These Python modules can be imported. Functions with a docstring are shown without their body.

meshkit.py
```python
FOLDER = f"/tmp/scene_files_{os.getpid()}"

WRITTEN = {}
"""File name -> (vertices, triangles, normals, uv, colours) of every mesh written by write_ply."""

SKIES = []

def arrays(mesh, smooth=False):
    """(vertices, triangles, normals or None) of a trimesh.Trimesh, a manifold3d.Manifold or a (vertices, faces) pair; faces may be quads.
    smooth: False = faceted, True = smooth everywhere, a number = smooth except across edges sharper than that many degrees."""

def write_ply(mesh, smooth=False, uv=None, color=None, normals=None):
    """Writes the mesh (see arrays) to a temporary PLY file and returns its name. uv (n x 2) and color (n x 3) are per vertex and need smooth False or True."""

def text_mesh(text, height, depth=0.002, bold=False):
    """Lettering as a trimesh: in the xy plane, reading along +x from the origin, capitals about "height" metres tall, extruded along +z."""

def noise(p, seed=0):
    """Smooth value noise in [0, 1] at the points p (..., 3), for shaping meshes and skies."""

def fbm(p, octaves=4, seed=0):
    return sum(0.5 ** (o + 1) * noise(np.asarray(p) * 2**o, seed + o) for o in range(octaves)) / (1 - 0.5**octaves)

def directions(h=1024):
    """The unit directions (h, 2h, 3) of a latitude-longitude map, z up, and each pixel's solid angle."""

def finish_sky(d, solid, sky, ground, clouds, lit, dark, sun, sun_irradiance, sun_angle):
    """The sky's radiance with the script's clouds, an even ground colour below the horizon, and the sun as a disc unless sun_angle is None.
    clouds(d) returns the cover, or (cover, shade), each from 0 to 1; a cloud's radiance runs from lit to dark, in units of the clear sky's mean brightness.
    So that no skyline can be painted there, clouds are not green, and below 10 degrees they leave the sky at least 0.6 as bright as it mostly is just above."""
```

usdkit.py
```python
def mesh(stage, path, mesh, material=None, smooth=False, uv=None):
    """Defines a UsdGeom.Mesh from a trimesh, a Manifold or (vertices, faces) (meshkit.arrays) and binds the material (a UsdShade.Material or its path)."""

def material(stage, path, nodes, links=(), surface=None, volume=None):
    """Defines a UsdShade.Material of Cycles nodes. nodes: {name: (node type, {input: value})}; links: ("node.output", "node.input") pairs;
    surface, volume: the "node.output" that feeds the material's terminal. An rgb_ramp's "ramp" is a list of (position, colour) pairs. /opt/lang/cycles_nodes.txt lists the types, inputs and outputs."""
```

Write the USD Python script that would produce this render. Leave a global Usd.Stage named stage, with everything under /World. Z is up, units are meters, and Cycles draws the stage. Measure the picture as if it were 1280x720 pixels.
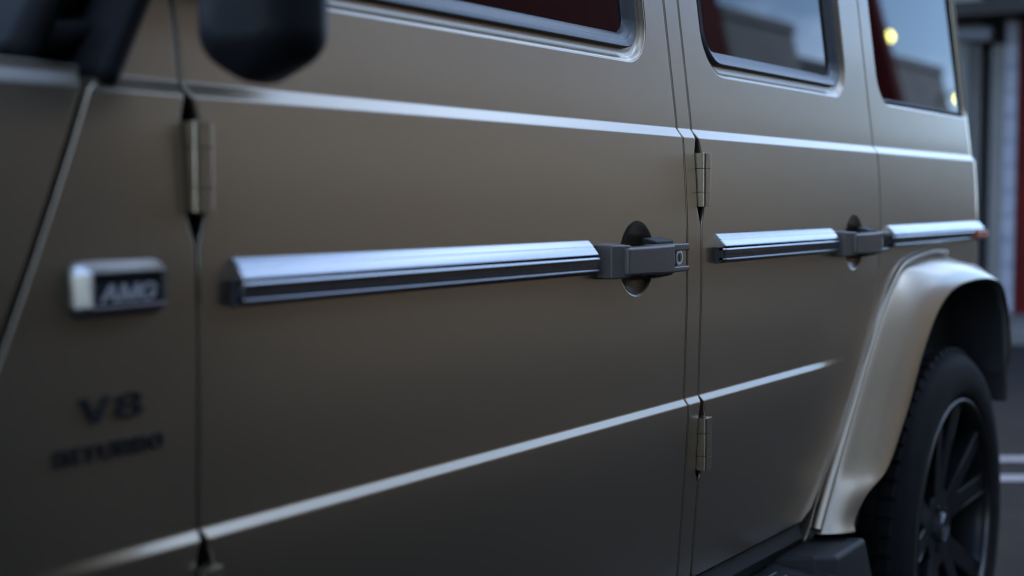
import math, random
import numpy as np
import trimesh, usdkit, meshkit
import manifold3d as m3
import shapely
from shapely.geometry import Polygon, box as sbox
from scipy.interpolate import PchipInterpolator, CubicSpline
from pxr import Usd, UsdGeom, UsdLux, UsdShade, Gf, Sdf, Vt

random.seed(7); np.random.seed(7)
stage = Usd.Stage.CreateInMemory()
UsdGeom.SetStageUpAxis(stage, 'Z'); UsdGeom.SetStageMetersPerUnit(stage, 1.0)
UsdGeom.Xform.Define(stage, '/World'); UsdGeom.Scope.Define(stage, '/World/Looks')

# ------------------------------------------------------------------ camera, sky, sun, exposure
FPX, CX = 1778.0, 1147.0
PITCH = math.atan(112 / FPX); YAW = math.atan(CX * math.cos(PITCH) / FPX)
cam = UsdGeom.Camera.Define(stage, '/World/camera')
cam.CreateHorizontalApertureAttr(36.0); cam.CreateVerticalApertureAttr(20.25)
cam.CreateFocalLengthAttr(36.0 * FPX / 1280)
cam.CreateFStopAttr(2.9); cam.CreateFocusDistanceAttr(1.93)
cam.CreateExposureAttr(1.30)
fw = np.array([math.cos(YAW) * math.cos(PITCH), math.sin(YAW) * math.cos(PITCH), -math.sin(PITCH)])
rt = np.array([math.sin(YAW), -math.cos(YAW), 0.0]); up = np.cross(rt, fw)
CAM = np.array([0.0, -0.876, 1.10])
M = Gf.Matrix4d(*rt, 0, *up, 0, *(-fw), 0, *CAM, 1)
cam.AddTransformOp().Set(M)

SUN_AZ, SUN_EL = math.radians(48), math.radians(30)      # azimuth from +y towards +x: behind the car
sd = np.array([math.sin(SUN_AZ) * math.cos(SUN_EL), math.cos(SUN_AZ) * math.cos(SUN_EL), math.sin(SUN_EL)])
sun = UsdLux.DistantLight.Define(stage, '/World/sun')
sun.CreateNormalizeAttr(True); sun.CreateIntensityAttr(0.16); sun.CreateAngleAttr(14.0); sun.CreateColorAttr(Gf.Vec3f(1, .94, .86))
zz = sd; xx = np.cross([0, 0, 1.0], zz); xx /= np.linalg.norm(xx); yy = np.cross(zz, xx)
sun.AddTransformOp().Set(Gf.Matrix4d(*xx, 0, *yy, 0, *zz, 0, 0, 0, 60, 1))

SKY = 0.13
skym = usdkit.material(stage, '/World/Looks/sky', {
    'tc': ('texture_coordinate', {}),
    'mp': ('mapping', {'scale': (1.0, 1.0, 2.2), 'location': (1.6, 4.7, .9)}),
    'n': ('noise_texture', {'scale': 2.3, 'detail': 7.0, 'roughness': .56, 'distortion': .25}),
    'r': ('rgb_ramp', {'ramp': [(0, (0, 0, 0)), (.47, (0, 0, 0)), (.70, (1, 1, 1)), (1, (1, 1, 1))]}),
    's': ('sky_texture', {'sky_type': 'single_scattering', 'sun_disc': False, 'sun_elevation': SUN_EL, 'sun_rotation': SUN_AZ, 'air_density': .8, 'aerosol_density': .15, 'ozone_density': 2.5}),
    'm': ('mix', {'color2': (8.0, 10.6, 15.0)}),
    'b': ('background_shader', {'strength': SKY})},
    [('tc.generated', 'mp.vector'), ('mp.vector', 'n.vector'), ('n.fac', 'r.fac'), ('r.color', 'm.fac'), ('s.color', 'm.color1'), ('m.color', 'b.color')], surface='b.background')
dome = UsdLux.DomeLight.Define(stage, '/World/sky')
dome.CreateIntensityAttr(1.0)
UsdShade.MaterialBindingAPI.Apply(dome.GetPrim()).Bind(skym)
dome.GetPrim().SetCustomDataByKey('kind', 'structure')

# ------------------------------------------------------------------ materials
def P(name, base, rough=.5, metal=0.0, nodes=None, links=(), **kw):
    n = {'p': ('principled_bsdf', {'base_color': base, 'roughness': rough, 'metallic': metal, **kw})}
    n.update(nodes or {})
    return usdkit.material(stage, '/World/Looks/' + name, n, list(links), surface='p.BSDF')

def noisy(name, c1, c2, scale, rough=.6, metal=0.0, bump=0.0, bdist=.002, detail=4.0, rvar=0.0, bscale=None, wave=False, **kw):
    nodes = {'tc': ('texture_coordinate', {}),
             'n': ('noise_texture', {'scale': scale, 'detail': detail, 'roughness': .6}),
             'r': ('rgb_ramp', {'ramp': [(0, c1), (.3, c1), (.7, c2), (1, c2)]})}
    links = [('tc.object', 'n.vector'), ('n.fac', 'r.fac'), ('r.color', 'p.base_color')]
    if bump:
        nodes['n2'] = ('noise_texture', {'scale': bscale or scale * 6, 'detail': 3.0})
        nodes['bp'] = ('bump', {'strength': bump, 'distance': bdist})
        links += [('tc.object', 'n2.vector'), ('n2.fac', 'bp.height'), ('bp.normal', 'p.normal')]
    if wave:       # the faint unevenness of pressed panels
        nodes['n3'] = ('noise_texture', {'scale': 6.0, 'detail': 1.5}); nodes['bw'] = ('bump', {'strength': .5, 'distance': .0011})
        links += [('tc.object', 'n3.vector'), ('n3.fac', 'bw.height'), ('bw.normal', 'bp.normal')]
    if rvar:
        nodes['mr'] = ('map_range', {'from_min': .3, 'from_max': .7, 'to_min': rough - rvar, 'to_max': rough + rvar})
        links += [('n.fac', 'mr.value'), ('mr.result', 'p.roughness')]
    return P(name, c1, rough, metal, nodes, links, **kw)

MT = {}
MT['paint'] = noisy('satin_paint', (.360, .286, .200), (.386, .307, .214), 900, rough=.34, metal=1.0, bump=.02, bdist=.0002, bscale=2600, rvar=.015, wave=True, coat_weight=1.0, coat_roughness=.20, coat_ior=1.68)
MT['inner'] = P('dark_shut_line', (.012, .011, .010), .8)
MT['chrome'] = noisy('satin_chrome', (.45, .45, .47), (.47, .47, .49), 25, rough=.22, metal=1.0, rvar=.01)
MT['dim_chrome'] = P('dim_chrome', (.22, .22, .235), .25, 1.0)
MT['insert'] = noisy('gloss_dark_insert', (.02, .02, .024), (.03, .03, .035), 80, rough=.16)
MT['rubber'] = noisy('black_rubber', (.010, .010, .011), (.016, .016, .017), 120, rough=.5, bump=.1, bdist=.0005, specular_ior_level=.3)
MT['seal'] = noisy('window_seal_satin', (.06, .061, .066), (.07, .071, .076), 60, rough=.30, metal=.2)
MT['handle'] = noisy('handle_satin', (.115, .099, .092), (.132, .115, .107), 300, rough=.34, metal=.45, bump=.03, bdist=.0002)
MT['lock'] = P('lock_steel', (.80, .80, .78), .42, .3)
MT['mirror'] = noisy('dark_mirror_shell', (.006, .006, .007), (.008, .008, .009), 60, rough=.42, specular_ior_level=.15)
MT['van_paint'] = noisy('black_van_paint', (.006, .006, .006), (.008, .008, .008), 30, rough=.5, specular_ior_level=.2)
MT['black_trim'] = P('dull_black_trim', (.005, .005, .0055), .6, specular_ior_level=.12)
MT['plastic'] = noisy('grey_black_plastic', (.017, .0165, .017), (.023, .022, .023), 200, rough=.55, bump=.15, bdist=.0006, specular_ior_level=.3)
MT['lip'] = noisy('grey_lip_plastic', (.060, .057, .054), (.075, .072, .068), 150, rough=.5, bump=.1, bdist=.0005)
MT['step'] = noisy('step_rubber', (.02, .02, .022), (.03, .03, .033), 90, rough=.38, metal=.2)
MT['letter'] = P('black_lettering', (.010, .010, .011), .3)
MT['letter_bright'] = P('bright_lettering', (.36, .36, .37), .45)
MT['orange'] = noisy('orange_reflector', (.36, .07, .03), (.42, .09, .04), 400, rough=.25)
MT['tyre'] = noisy('tyre_rubber', (.007, .007, .0075), (.012, .0115, .0125), 40, rough=.65, bump=.2, bdist=.001, specular_ior_level=.12)
MT['rim'] = noisy('dark_rim', (.006, .006, .007), (.010, .010, .011), 40, rough=.3, metal=.3, specular_ior_level=.3)
MT['rim_lip'] = noisy('machined_rim', (.085, .082, .08), (.11, .105, .10), 80, rough=.3, metal=1.0)
MT['disc'] = P('brake_disc', (.12, .115, .11), .4, 1.0)
MT['bonnet'] = noisy('bonnet_side', (.045, .047, .055), (.055, .057, .065), 40, rough=.4, metal=.5)

def glass(name, tint, ior=1.5):
    return usdkit.material(stage, '/World/Looks/' + name, {
        't': ('transparent_bsdf', {'color': tint}), 'g': ('glossy_bsdf', {'color': (.96, .98, 1), 'roughness': .012}),
        'f': ('fresnel', {'IOR': ior}), 'm': ('mix_closure', {})},
        [('f.fac', 'm.fac'), ('t.BSDF', 'm.closure1'), ('g.BSDF', 'm.closure2')], surface='m.closure')
MT['glass'] = glass('tinted_glass', (.025, .026, .028), 1.62)
MT['pane'] = glass('building_pane', (.25, .27, .3), 1.5)
MT['asphalt'] = noisy('asphalt', (.017, .0160, .0155), (.029, .0275, .0265), 3.5, rough=.85, bump=.35, bdist=.004, bscale=120, specular_ior_level=.04)
MT['pavement'] = noisy('pale_paving', (.085, .082, .08), (.12, .115, .112), 2.2, rough=.9, bump=.2, bdist=.003)
MT['paving_dark'] = noisy('dark_paving', (.035, .034, .033), (.055, .053, .052), 2.2, rough=.85, specular_ior_level=.15)
MT['concrete'] = noisy('tan_concrete', (.16, .122, .082), (.21, .165, .115), 1.2, rough=.9, specular_ior_level=.1)
MT['line'] = noisy('line_paint', (.20, .185, .21), (.28, .265, .28), 9, rough=.7, bump=.2, bdist=.002)
MT['wall_pale'] = noisy('pale_render', (.135, .128, .122), (.17, .16, .152), 1.3, rough=.85, bump=.1, bdist=.003)
MT['wall_grey'] = noisy('grey_render', (.21, .21, .215), (.27, .27, .275), .6, rough=.85)
MT['wall_dark'] = noisy('dark_cladding', (.026, .023, .022), (.036, .032, .030), .7, rough=.9, specular_ior_level=.2)
MT['wall_tan'] = noisy('tan_render', (.26, .182, .110), (.33, .234, .142), .5, rough=.9, specular_ior_level=.2)
MT['wall_warm'] = noisy('grey_cladding', (.20, .19, .18), (.25, .24, .225), .7, rough=.9, specular_ior_level=.2)
MT['wall_mid'] = noisy('mid_grey_cladding', (.12, .12, .125), (.15, .15, .155), .6, rough=.85)
MT['tile'] = noisy('blue_grey_tile', (.20, .205, .26), (.26, .265, .32), 3, rough=.5)
MT['red'] = noisy('dark_red_panel', (.055, .004, .0035), (.085, .006, .005), 1.5, rough=.7, specular_ior_level=.1)
MT['red_dark'] = noisy('maroon_fascia', (.07, .008, .009), (.10, .011, .012), 1.0, rough=.7, specular_ior_level=.1)
MT['door_dark'] = P('dark_recess', (.015, .015, .017), .6)
MT['pipe'] = noisy('grey_pipe', (.15, .155, .19), (.19, .195, .23), 5, rough=.45)
MT['pole'] = noisy('lamp_pole_steel', (.12, .12, .12), (.16, .16, .16), 5, rough=.5, metal=.6)
MT['lamp'] = usdkit.material(stage, '/World/Looks/lamp_glow', {'e': ('emission', {'color': (1.0, .90, .22), 'strength': 9.0})}, [], surface='e.emission')

# ------------------------------------------------------------------ prim helpers
used = {}
def numbered(parent, name):
    k = (parent, name); n = used.get(k, 0); used[k] = n + 1
    return name if n == 0 else f'{name}_{n:03d}'
def path_of(o): return str(o.GetPath()) if o is not None else '/World'
def obj(name, mesh, mat, parent=None, smooth=32, label=None, normals=None):
    pp = path_of(parent); p = pp + '/' + numbered(pp, name)
    if normals is not None:
        g = usdkit.mesh(stage, p, mesh, MT[mat]); g.CreateNormalsAttr(Vt.Vec3fArray.FromNumpy(normals.astype(np.float32))); g.SetNormalsInterpolation('vertex')
    else:
        g = usdkit.mesh(stage, p, mesh, MT[mat], smooth=smooth)
    o = g.GetPrim()
    if label: o.SetCustomDataByKey('label', label)
    return o
def group_part(name, parent, label=None):
    pp = path_of(parent); x = UsdGeom.Xform.Define(stage, pp + '/' + numbered(pp, name)); o = x.GetPrim()
    if label: o.SetCustomDataByKey('label', label)
    return o
def tag(o, label=None, cat=None, group=None, kind=None):
    for k, v in (('label', label), ('category', cat), ('group', group), ('kind', kind)):
        if v: o.SetCustomDataByKey(k, v)
    return o
def thing(name, label, cat, loc=(0, 0, 0), rz=0.0, group=None):
    x = UsdGeom.Xform.Define(stage, '/World/' + numbered('/World', name)); x.AddTranslateOp().Set(Gf.Vec3d(*map(float, loc))); x.AddRotateZOp().Set(rz)
    return tag(x.GetPrim(), label, cat, group)
def cat_(*ms):
    ms = [m for m in ms if m is not None]
    vs, fs, n = [], [], 0
    for m in ms:
        v, f, _ = meshkit.arrays(m)
        vs.append(v); fs.append(f + n); n += len(v)
    return np.vstack(vs), np.vstack(fs)
def bx(x0, x1, y0, y1, z0, z1, c=0.0):
    if c <= 0:
        m = trimesh.creation.box([x1 - x0, y1 - y0, z1 - z0]); m.apply_translation([(x0 + x1) / 2, (y0 + y1) / 2, (z0 + z1) / 2]); return m
    pts = [(x, y, z) for x in (x0 + c, x1 - c) for y in (y0 + c, y1 - c) for z in (z0 + c, z1 - c)]
    return hull_r(pts, c)
ICO = trimesh.creation.icosphere(2, 1.0).vertices
def hull_r(pts, r):
    r = np.broadcast_to(r, len(pts))
    return m3.Manifold.hull_points(np.vstack([np.asarray(p) + ICO * q for p, q in zip(pts, r)]).astype(np.float32))
def hull_p(pts): return m3.Manifold.hull_points(np.asarray(pts, np.float32))
def cyl(p0, p1, r, n=32, cap=.0):
    p0, p1 = np.array(p0, float), np.array(p1, float); d = p1 - p0; L = np.linalg.norm(d); d /= L
    a = np.cross(d, [0, 0, 1.0] if abs(d[2]) < .9 else [1.0, 0, 0]); a /= np.linalg.norm(a); b = np.cross(d, a)
    th = np.linspace(0, 2 * np.pi, n, endpoint=False); ring = np.cos(th)[:, None] * a + np.sin(th)[:, None] * b
    if cap > 0: return hull_p(np.vstack([p0 + ring * (r - cap), p0 + d * cap + ring * r, p1 - d * cap + ring * r, p1 + ring * (r - cap)]))
    return hull_p(np.vstack([p0 + ring * r, p1 + ring * r]))
def sweep(path, ups, prof, closed=False, cap=True):
    """Sections prof (list of (a, b)) along path: a along 'side', b along ups."""
    path = np.asarray(path, float); n = len(path)
    T = np.gradient(path, axis=0) if not closed else np.roll(path, -1, 0) - np.roll(path, 1, 0)
    T /= np.linalg.norm(T, axis=1, keepdims=True); Uv = np.broadcast_to(ups, path.shape); S = np.cross(T, Uv); S /= np.linalg.norm(S, axis=1, keepdims=True)
    prof = np.asarray(prof, float); k = len(prof)
    V = (path[:, None] + S[:, None] * prof[None, :, :1] + Uv[:, None] * prof[None, :, 1:]).reshape(-1, 3); F = []
    for i in range(n if closed else n - 1):
        j = (i + 1) % n
        for q in range(k):
            r = (q + 1) % k; F += [[i * k + q, i * k + r, j * k + r], [i * k + q, j * k + r, j * k + q]]
    if cap and not closed:
        for q in range(1, k - 1): F += [[0, q + 1, q], [(n - 1) * k, (n - 1) * k + q, (n - 1) * k + q + 1]]
    m = trimesh.Trimesh(V, F, process=False); m.fix_normals(); return m

# ------------------------------------------------------------------ body side: depth (inwards) of the skin at (x, z)
_base = PchipInterpolator([.30, .40, .545, .70, .80, .92, 1.03, 1.10, 1.185, 1.21, 1.26, 1.90], [.055, .030, .0135, .003, .000, -.0005, .0, .0022, .0085, .0110, .0172, .1010])
def _rs(z, a, b, r=.0014):
    z = np.asarray(z, float)
    def F(t):
        t = (t - a) / (b - a); return (b - a) * np.where(t < 0, 0, np.where(t > 1, t - .5, t * t / 2))
    return (F(z + r) - F(z - r)) / (2 * r)
def sst(x, a, b):
    t = np.clip((np.asarray(x, float) - a) / (b - a), 0, 1); return t * t * (3 - 2 * t)
BELT = (1.1862, 1.1985); LOW = (.8075, .8165)
XC, RC = 3.335, .085
def Y(x, z):
    x = np.asarray(x, float); z = np.asarray(z, float)
    y = _base(z)
    y = y + .0082 * _rs(z, *BELT)
    amp = sst(x, .66, .86) * (1 - sst(x, 2.30, 2.47))
    tail = np.where(z < LOW[0], sst(z, .62, LOW[0]), np.where(z > LOW[1], 1 - sst(z, LOW[1], 1.0), 1.0))
    y = y + amp * .0064 * (_rs(z, *LOW) - .5) * tail
    t = np.clip((x - XC) / RC, 0, .995)
    return y + RC * (1 - np.sqrt(1 - t * t))
def NRM(x, z):
    e = 3e-4
    dx = (Y(x + e, z) - Y(x - e, z)) / (2 * e); dz = (Y(x, z + e) - Y(x, z - e)) / (2 * e)
    n = np.stack([dx, -np.ones_like(dx), dz], -1); return n / np.linalg.norm(n, axis=-1, keepdims=True)

ZL = np.unique(np.round(np.concatenate([np.arange(.40, 1.90, .03)] + [np.linspace(a - .0035, b + .0035, 17) for a, b in (BELT, LOW)] + [np.arange(1.19, 1.28, .01), np.arange(.6, 1.0, .02)]), 5))
def panel(poly, r=.0022, depth=.022, xstep=.045, holes_skirt=True, xextra=()):
    """Skin panel: curved face cut to poly (in x, z), rounded edge of radius r and a skirt going inwards. Returns mesh and normals."""
    inner = poly.buffer(-r, join_style='mitre') if r else poly
    if inner.geom_type != 'Polygon': inner = max(inner.geoms, key=lambda g: g.area)
    x0, z0, x1, z1 = inner.bounds
    xs = np.unique(np.round(np.concatenate([[x0 - .01], np.arange(math.floor(x0 / xstep) * xstep, x1 + xstep, xstep), [x for x in xextra if x0 < x < x1], [x1 + .01]]), 5))
    xs = xs[(xs > x0 - .02) & (xs < x1 + .06)]
    zs = np.concatenate([[z0 - .01], ZL[(ZL > z0) & (ZL < z1)], [z1 + .01]])
    shapely.prepare(inner); V, F, key = [], [], {}
    def vid(p):
        k = (round(p[0], 6), round(p[1], 6))
        if k not in key: key[k] = len(V); V.append(k)
        return key[k]
    for a, b in zip(xs[:-1], xs[1:]):
        for c, d in zip(zs[:-1], zs[1:]):
            cell = sbox(a, c, b, d)
            if inner.contains_properly(cell):
                q = [vid(p) for p in ((a, c), (b, c), (b, d), (a, d))]; F += [[q[0], q[1], q[2]], [q[0], q[2], q[3]]]; continue
            g = inner.intersection(cell)
            for h in getattr(g, 'geoms', [g]):
                if h.geom_type != 'Polygon' or h.area < 1e-10: continue
                vv, ff = trimesh.creation.triangulate_polygon(shapely.geometry.polygon.orient(h), engine='earcut')
                ids = [vid(p) for p in vv]
                for t in ff:
                    t = [ids[k] for k in t]
                    if len(set(t)) == 3:
                        A, B, C = (np.array(V[k]) for k in t)
                        ar = (B[0] - A[0]) * (C[1] - A[1]) - (B[1] - A[1]) * (C[0] - A[0])
                        if abs(ar) > 1e-14: F.append(t if ar > 0 else [t[0], t[2], t[1]])
    V = np.array(V); F = np.array(F)
    P3 = np.column_stack([V[:, 0], Y(V[:, 0], V[:, 1]), V[:, 1]]); N = NRM(V[:, 0], V[:, 1])
    # boundary edges
    E = np.vstack([F[:, [0, 1]], F[:, [1, 2]], F[:, [2, 0]]]); cnt = {}
    for e in map(tuple, E): cnt[e] = cnt.get(e, 0) + 1
    be = np.array([e for e in cnt if (e[1], e[0]) not in cnt])
    acc = np.zeros((len(V), 2)); dv = V[be[:, 1]] - V[be[:, 0]]; L = np.linalg.norm(dv, axis=1, keepdims=True); nn = np.column_stack([dv[:, 1], -dv[:, 0]]) / np.maximum(L, 1e-12)
    w = np.ones_like(L)
    np.add.at(acc, be[:, 0], nn * w); np.add.at(acc, be[:, 1], nn * w)
    bi = np.unique(be); n2 = acc[bi] / np.maximum(np.linalg.norm(acc[bi], axis=1, keepdims=True), 1e-9)
    rings = [(r * math.sin(t), r * (1 - math.cos(t)), math.cos(t), math.sin(t)) for t in np.radians([22, 45, 68, 90])] if r else []
    rings.append((r, depth, 0.0, 1.0))
    back = {v: k for k, v in enumerate(bi)}; be_l = np.array([[back[a], back[b]] for a, b in be])
    allP, allN, allF = [P3], [N], [F]; prev = bi.copy(); base = len(P3)
    for d, h, cn, sn in rings:
        q = V[bi] + n2 * d
        yy = Y(V[bi][:, 0], V[bi][:, 1]) + h
        allP.append(np.column_stack([q[:, 0], yy, q[:, 1]]))
        nrm = N[bi] * cn + np.column_stack([n2[:, 0], 0 * n2[:, 0], n2[:, 1]]) * sn
        allN.append(nrm / np.linalg.norm(nrm, axis=1, keepdims=True))
        cur = base + np.arange(len(bi)); base += len(bi)
        a, b = prev[be_l[:, 0]], prev[be_l[:, 1]]; c, dd = cur[be_l[:, 0]], cur[be_l[:, 1]]
        allF += [np.column_stack([a, c, dd]), np.column_stack([a, dd, b])]; prev = cur
    return (np.vstack(allP), np.vstack(allF)), np.vstack(allN)

def rpoly(pts, rad, n=10):
    """Rounded polygon (CCW in x, z): points, outward normals, arc radius of each point."""
    pts = [np.array(p, float) for p in pts]; rad = np.broadcast_to(rad, len(pts)); out, nor = [], []
    for i, p in enumerate(pts):
        a, b = pts[i - 1] - p, pts[(i + 1) % len(pts)] - p; a /= np.linalg.norm(a); b /= np.linalg.norm(b)
        ang = math.acos(np.clip(a @ b, -1, 1)); bis = (a + b) / np.linalg.norm(a + b); cr = a[0] * b[1] - a[1] * b[0]
        r = rad[i]; na, nb = np.array([-a[1], a[0]]), np.array([b[1], -b[0]])     # outward normals of incoming / outgoing edge
        sgn = 1 if cr < 0 else -1                                              # convex corner of a CCW polygon
        c = p + bis * r / math.sin(ang / 2)
        t0, t1 = math.atan2(*(sgn * na)[::-1]), math.atan2(*(sgn * nb)[::-1])
        d = (t1 - t0 + math.pi) % (2 * math.pi) - math.pi
        for k in range(n + 1):
            t = t0 + d * k / n; v = np.array([math.cos(t), math.sin(t)]); out.append(c + v * r); nor.append(v * sgn)
    return np.array(out), np.array(nor)
def dense(pts, nor, step=.03):
    P_, N_ = [], []
    for i in range(len(pts)):
        j = (i + 1) % len(pts); L = np.linalg.norm(pts[j] - pts[i]); k = max(1, int(L / step))
        for q in range(k): P_.append(pts[i] + (pts[j] - pts[i]) * q / k); N_.append(nor[i] + (nor[j] - nor[i]) * q / k)
    N_ = np.array(N_); return np.array(P_), N_ / np.linalg.norm(N_, axis=1, keepdims=True)
def ring(pts, nor, prof, yfun=Y, fill=False, flat=None):
    """Profile prof [(d inwards of the outline, h outwards of the skin)] swept around a closed outline."""
    k = len(pts); V, F = [], []
    yb = yfun(pts[:, 0], pts[:, 1]) if flat is None else np.full(k, flat)
    for d, h in prof:
        q = pts - nor * d; V.append(np.column_stack([q[:, 0], yb - h, q[:, 1]]))
    V = np.vstack(V); i = np.arange(k); j = (i + 1) % k
    for s in range(len(prof) - 1):
        a, b = s * k, (s + 1) * k; F += [np.column_stack([a + i, a + j, b + j]), np.column_stack([a + i, b + j, b + i])]
    if fill:
        s = (len(prof) - 1) * k; c = len(V); V = np.vstack([V, V[s:].mean(0)]); F.append(np.column_stack([s + i, s + j, np.full(k, c)]))
    return V, np.vstack(F)

# ------------------------------------------------------------------ ground
tag(obj('asphalt_ground', bx(-300, 400, -300, 300, -.5, 0), 'asphalt', smooth=False), 'dark grey asphalt of the parking area under and behind the car', 'ground', kind='structure')
tag(obj('pavement', bx(10.95, 40, -.4, 14, .004, .11, .012), 'pavement'), 'pale pavement strip along the foot of the building behind the car', 'pavement', kind='structure')
tag(obj('concrete_lane', bx(-40, 13.5, -9.4, -3.3, -.1, .004), 'concrete', smooth=False), 'pale tan concrete lane beside the parking area', 'road', kind='structure')
tag(obj('pavement', bx(-40, 90, -12.2, -9.4, .004, .11), 'paving_dark', smooth=False), 'dark pavement along the buildings across the street', 'pavement', kind='structure')
for k, (d, lab) in enumerate(((5.93, 'farther of the two pale painted lines on the asphalt behind the rear wheel'), (5.52, 'nearer of the two pale painted lines on the asphalt behind the rear wheel'))):
    c = np.array([CAM[0], CAM[1]]) + np.array([math.cos(YAW), math.sin(YAW)]) * d + np.array(rt[:2]) * 1.9
    m = bx(-1.6, 1.6, -.055, .055, .003, .007); m.apply_transform(trimesh.transformations.rotation_matrix(math.atan2(rt[1], rt[0]), [0, 0, 1])); m.apply_translation([c[0], c[1], 0])
    tag(obj('parking_line', m, 'line', smooth=False), lab, 'road marking', kind='structure')

# ------------------------------------------------------------------ building behind the car (right edge of the picture)
X0 = 12.6
bl = thing('garage_building', 'pale rendered building with tiled pillar and dark red panel behind the car', 'building', (X0, 0, 0))
obj('wall', bx(0, .35, 2.43, 11, .11, 3.6), 'wall_pale', bl, smooth=False)
obj('wall', bx(.02, .35, 2.21, 2.335, .11, 2.42), 'wall_pale', bl, smooth=False)
obj('wall', bx(0.1, .45, 1.0, 2.43, 2.42, 3.6), 'wall_dark', bl, smooth=False)
obj('door_recess', bx(.3, .36, 2.335, 2.43, .11, 2.42), 'door_dark', bl, smooth=False)
obj('wall', bx(-.06, .0, 2.50, 2.66, .11, 2.45, .01), 'wall_mid', bl)
for k in range(12):
    dz = .211; z = .115 + k * dz
    obj('tile', bx(-.035 + random.uniform(-.003, .003), .3, 2.104, 2.206, z, z + dz - .010, .004), 'tile', bl)
obj('wall', bx(.02, .29, 2.108, 2.202, .11, 2.42), 'wall_mid', bl, smooth=False)
obj('panel', bx(-.02, .3, 1.0, 2.098, .11, 2.6), 'red', bl, smooth=False)
obj('soffit', bx(-.5, .1, 1.0, 11, 2.62, 2.74), 'wall_dark', bl, smooth=False)
obj('pipe', cyl((-.12, 2.30, 2.50), (-.12, 6.0, 2.72), .065, 24, .01), 'pipe', bl)

# ------------------------------------------------------------------ across the street (seen mirrored in the glass and the paint)
def building(name, label, x0, x1, y0, y1, h, wall, fascia=None, wins=(), rows=(), par=.25):
    b = thing(name, label, 'building', ((x0 + x1) / 2, (y0 + y1) / 2, 0)); hx, hy = (x1 - x0) / 2, (y1 - y0) / 2
    obj('wall', bx(-hx, hx, -hy, hy, 0, h), wall, b, smooth=False)
    obj('parapet', bx(-hx - .08, hx + .08, -hy - .08, hy + .08, h, h + par), wall, b, smooth=False)
    if fascia: obj('fascia', bx(fascia[0] - (x0 + x1) / 2, fascia[1] - (x0 + x1) / 2, hy, hy + .22, fascia[2], fascia[3]), 'red_dark', b, smooth=False)
    for z in rows:
        for wx in wins:
            q = wx - (x0 + x1) / 2; fr = obj('window', bx(q - .75, q + .75, hy, hy + .06, z, z + 1.5), 'door_dark', b, smooth=False)
            obj('pane', bx(q - .66, q + .66, hy + .06, hy + .07, z + .09, z + 1.41), 'pane', fr, smooth=False)
    return b
building('grey_building', 'plain grey building mirrored faintly in the wheel arch flare', -30, 12.6, -24, -12.2, 15.5, 'wall_warm', None, np.arange(-26, 10, 5.0), (1.2, 4.6, 8.0))
building('tan_building', 'tan rendered building with maroon fascia mirrored in the front side window', 13, 32, -24, -12.2, 9.9, 'wall_tan', (13.2, 31.8, 7.6, 9.6), np.arange(16, 31, 4.6), (1.2, 4.4))
building('grey_building', 'light grey rendered building mirrored in the middle side window', 32.4, 37, -24, -12.2, 9.0, 'wall_grey')
building('grey_building', 'mid grey building mirrored at the rear edge of the middle side window', 37.3, 44, -24, -12.6, 8.3, 'wall_mid')
building('grey_building', 'light grey building mirrored in the rearmost side window', 44.3, 51, -24, -12.2, 8.9, 'wall_grey')
tag(obj('sign_post', bx(30.3, 30.75, -8.35, -7.9, 0, 8.2, .02), 'red_dark'), 'tall maroon post mirrored at the front edge of the rearmost window', 'post')
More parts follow.
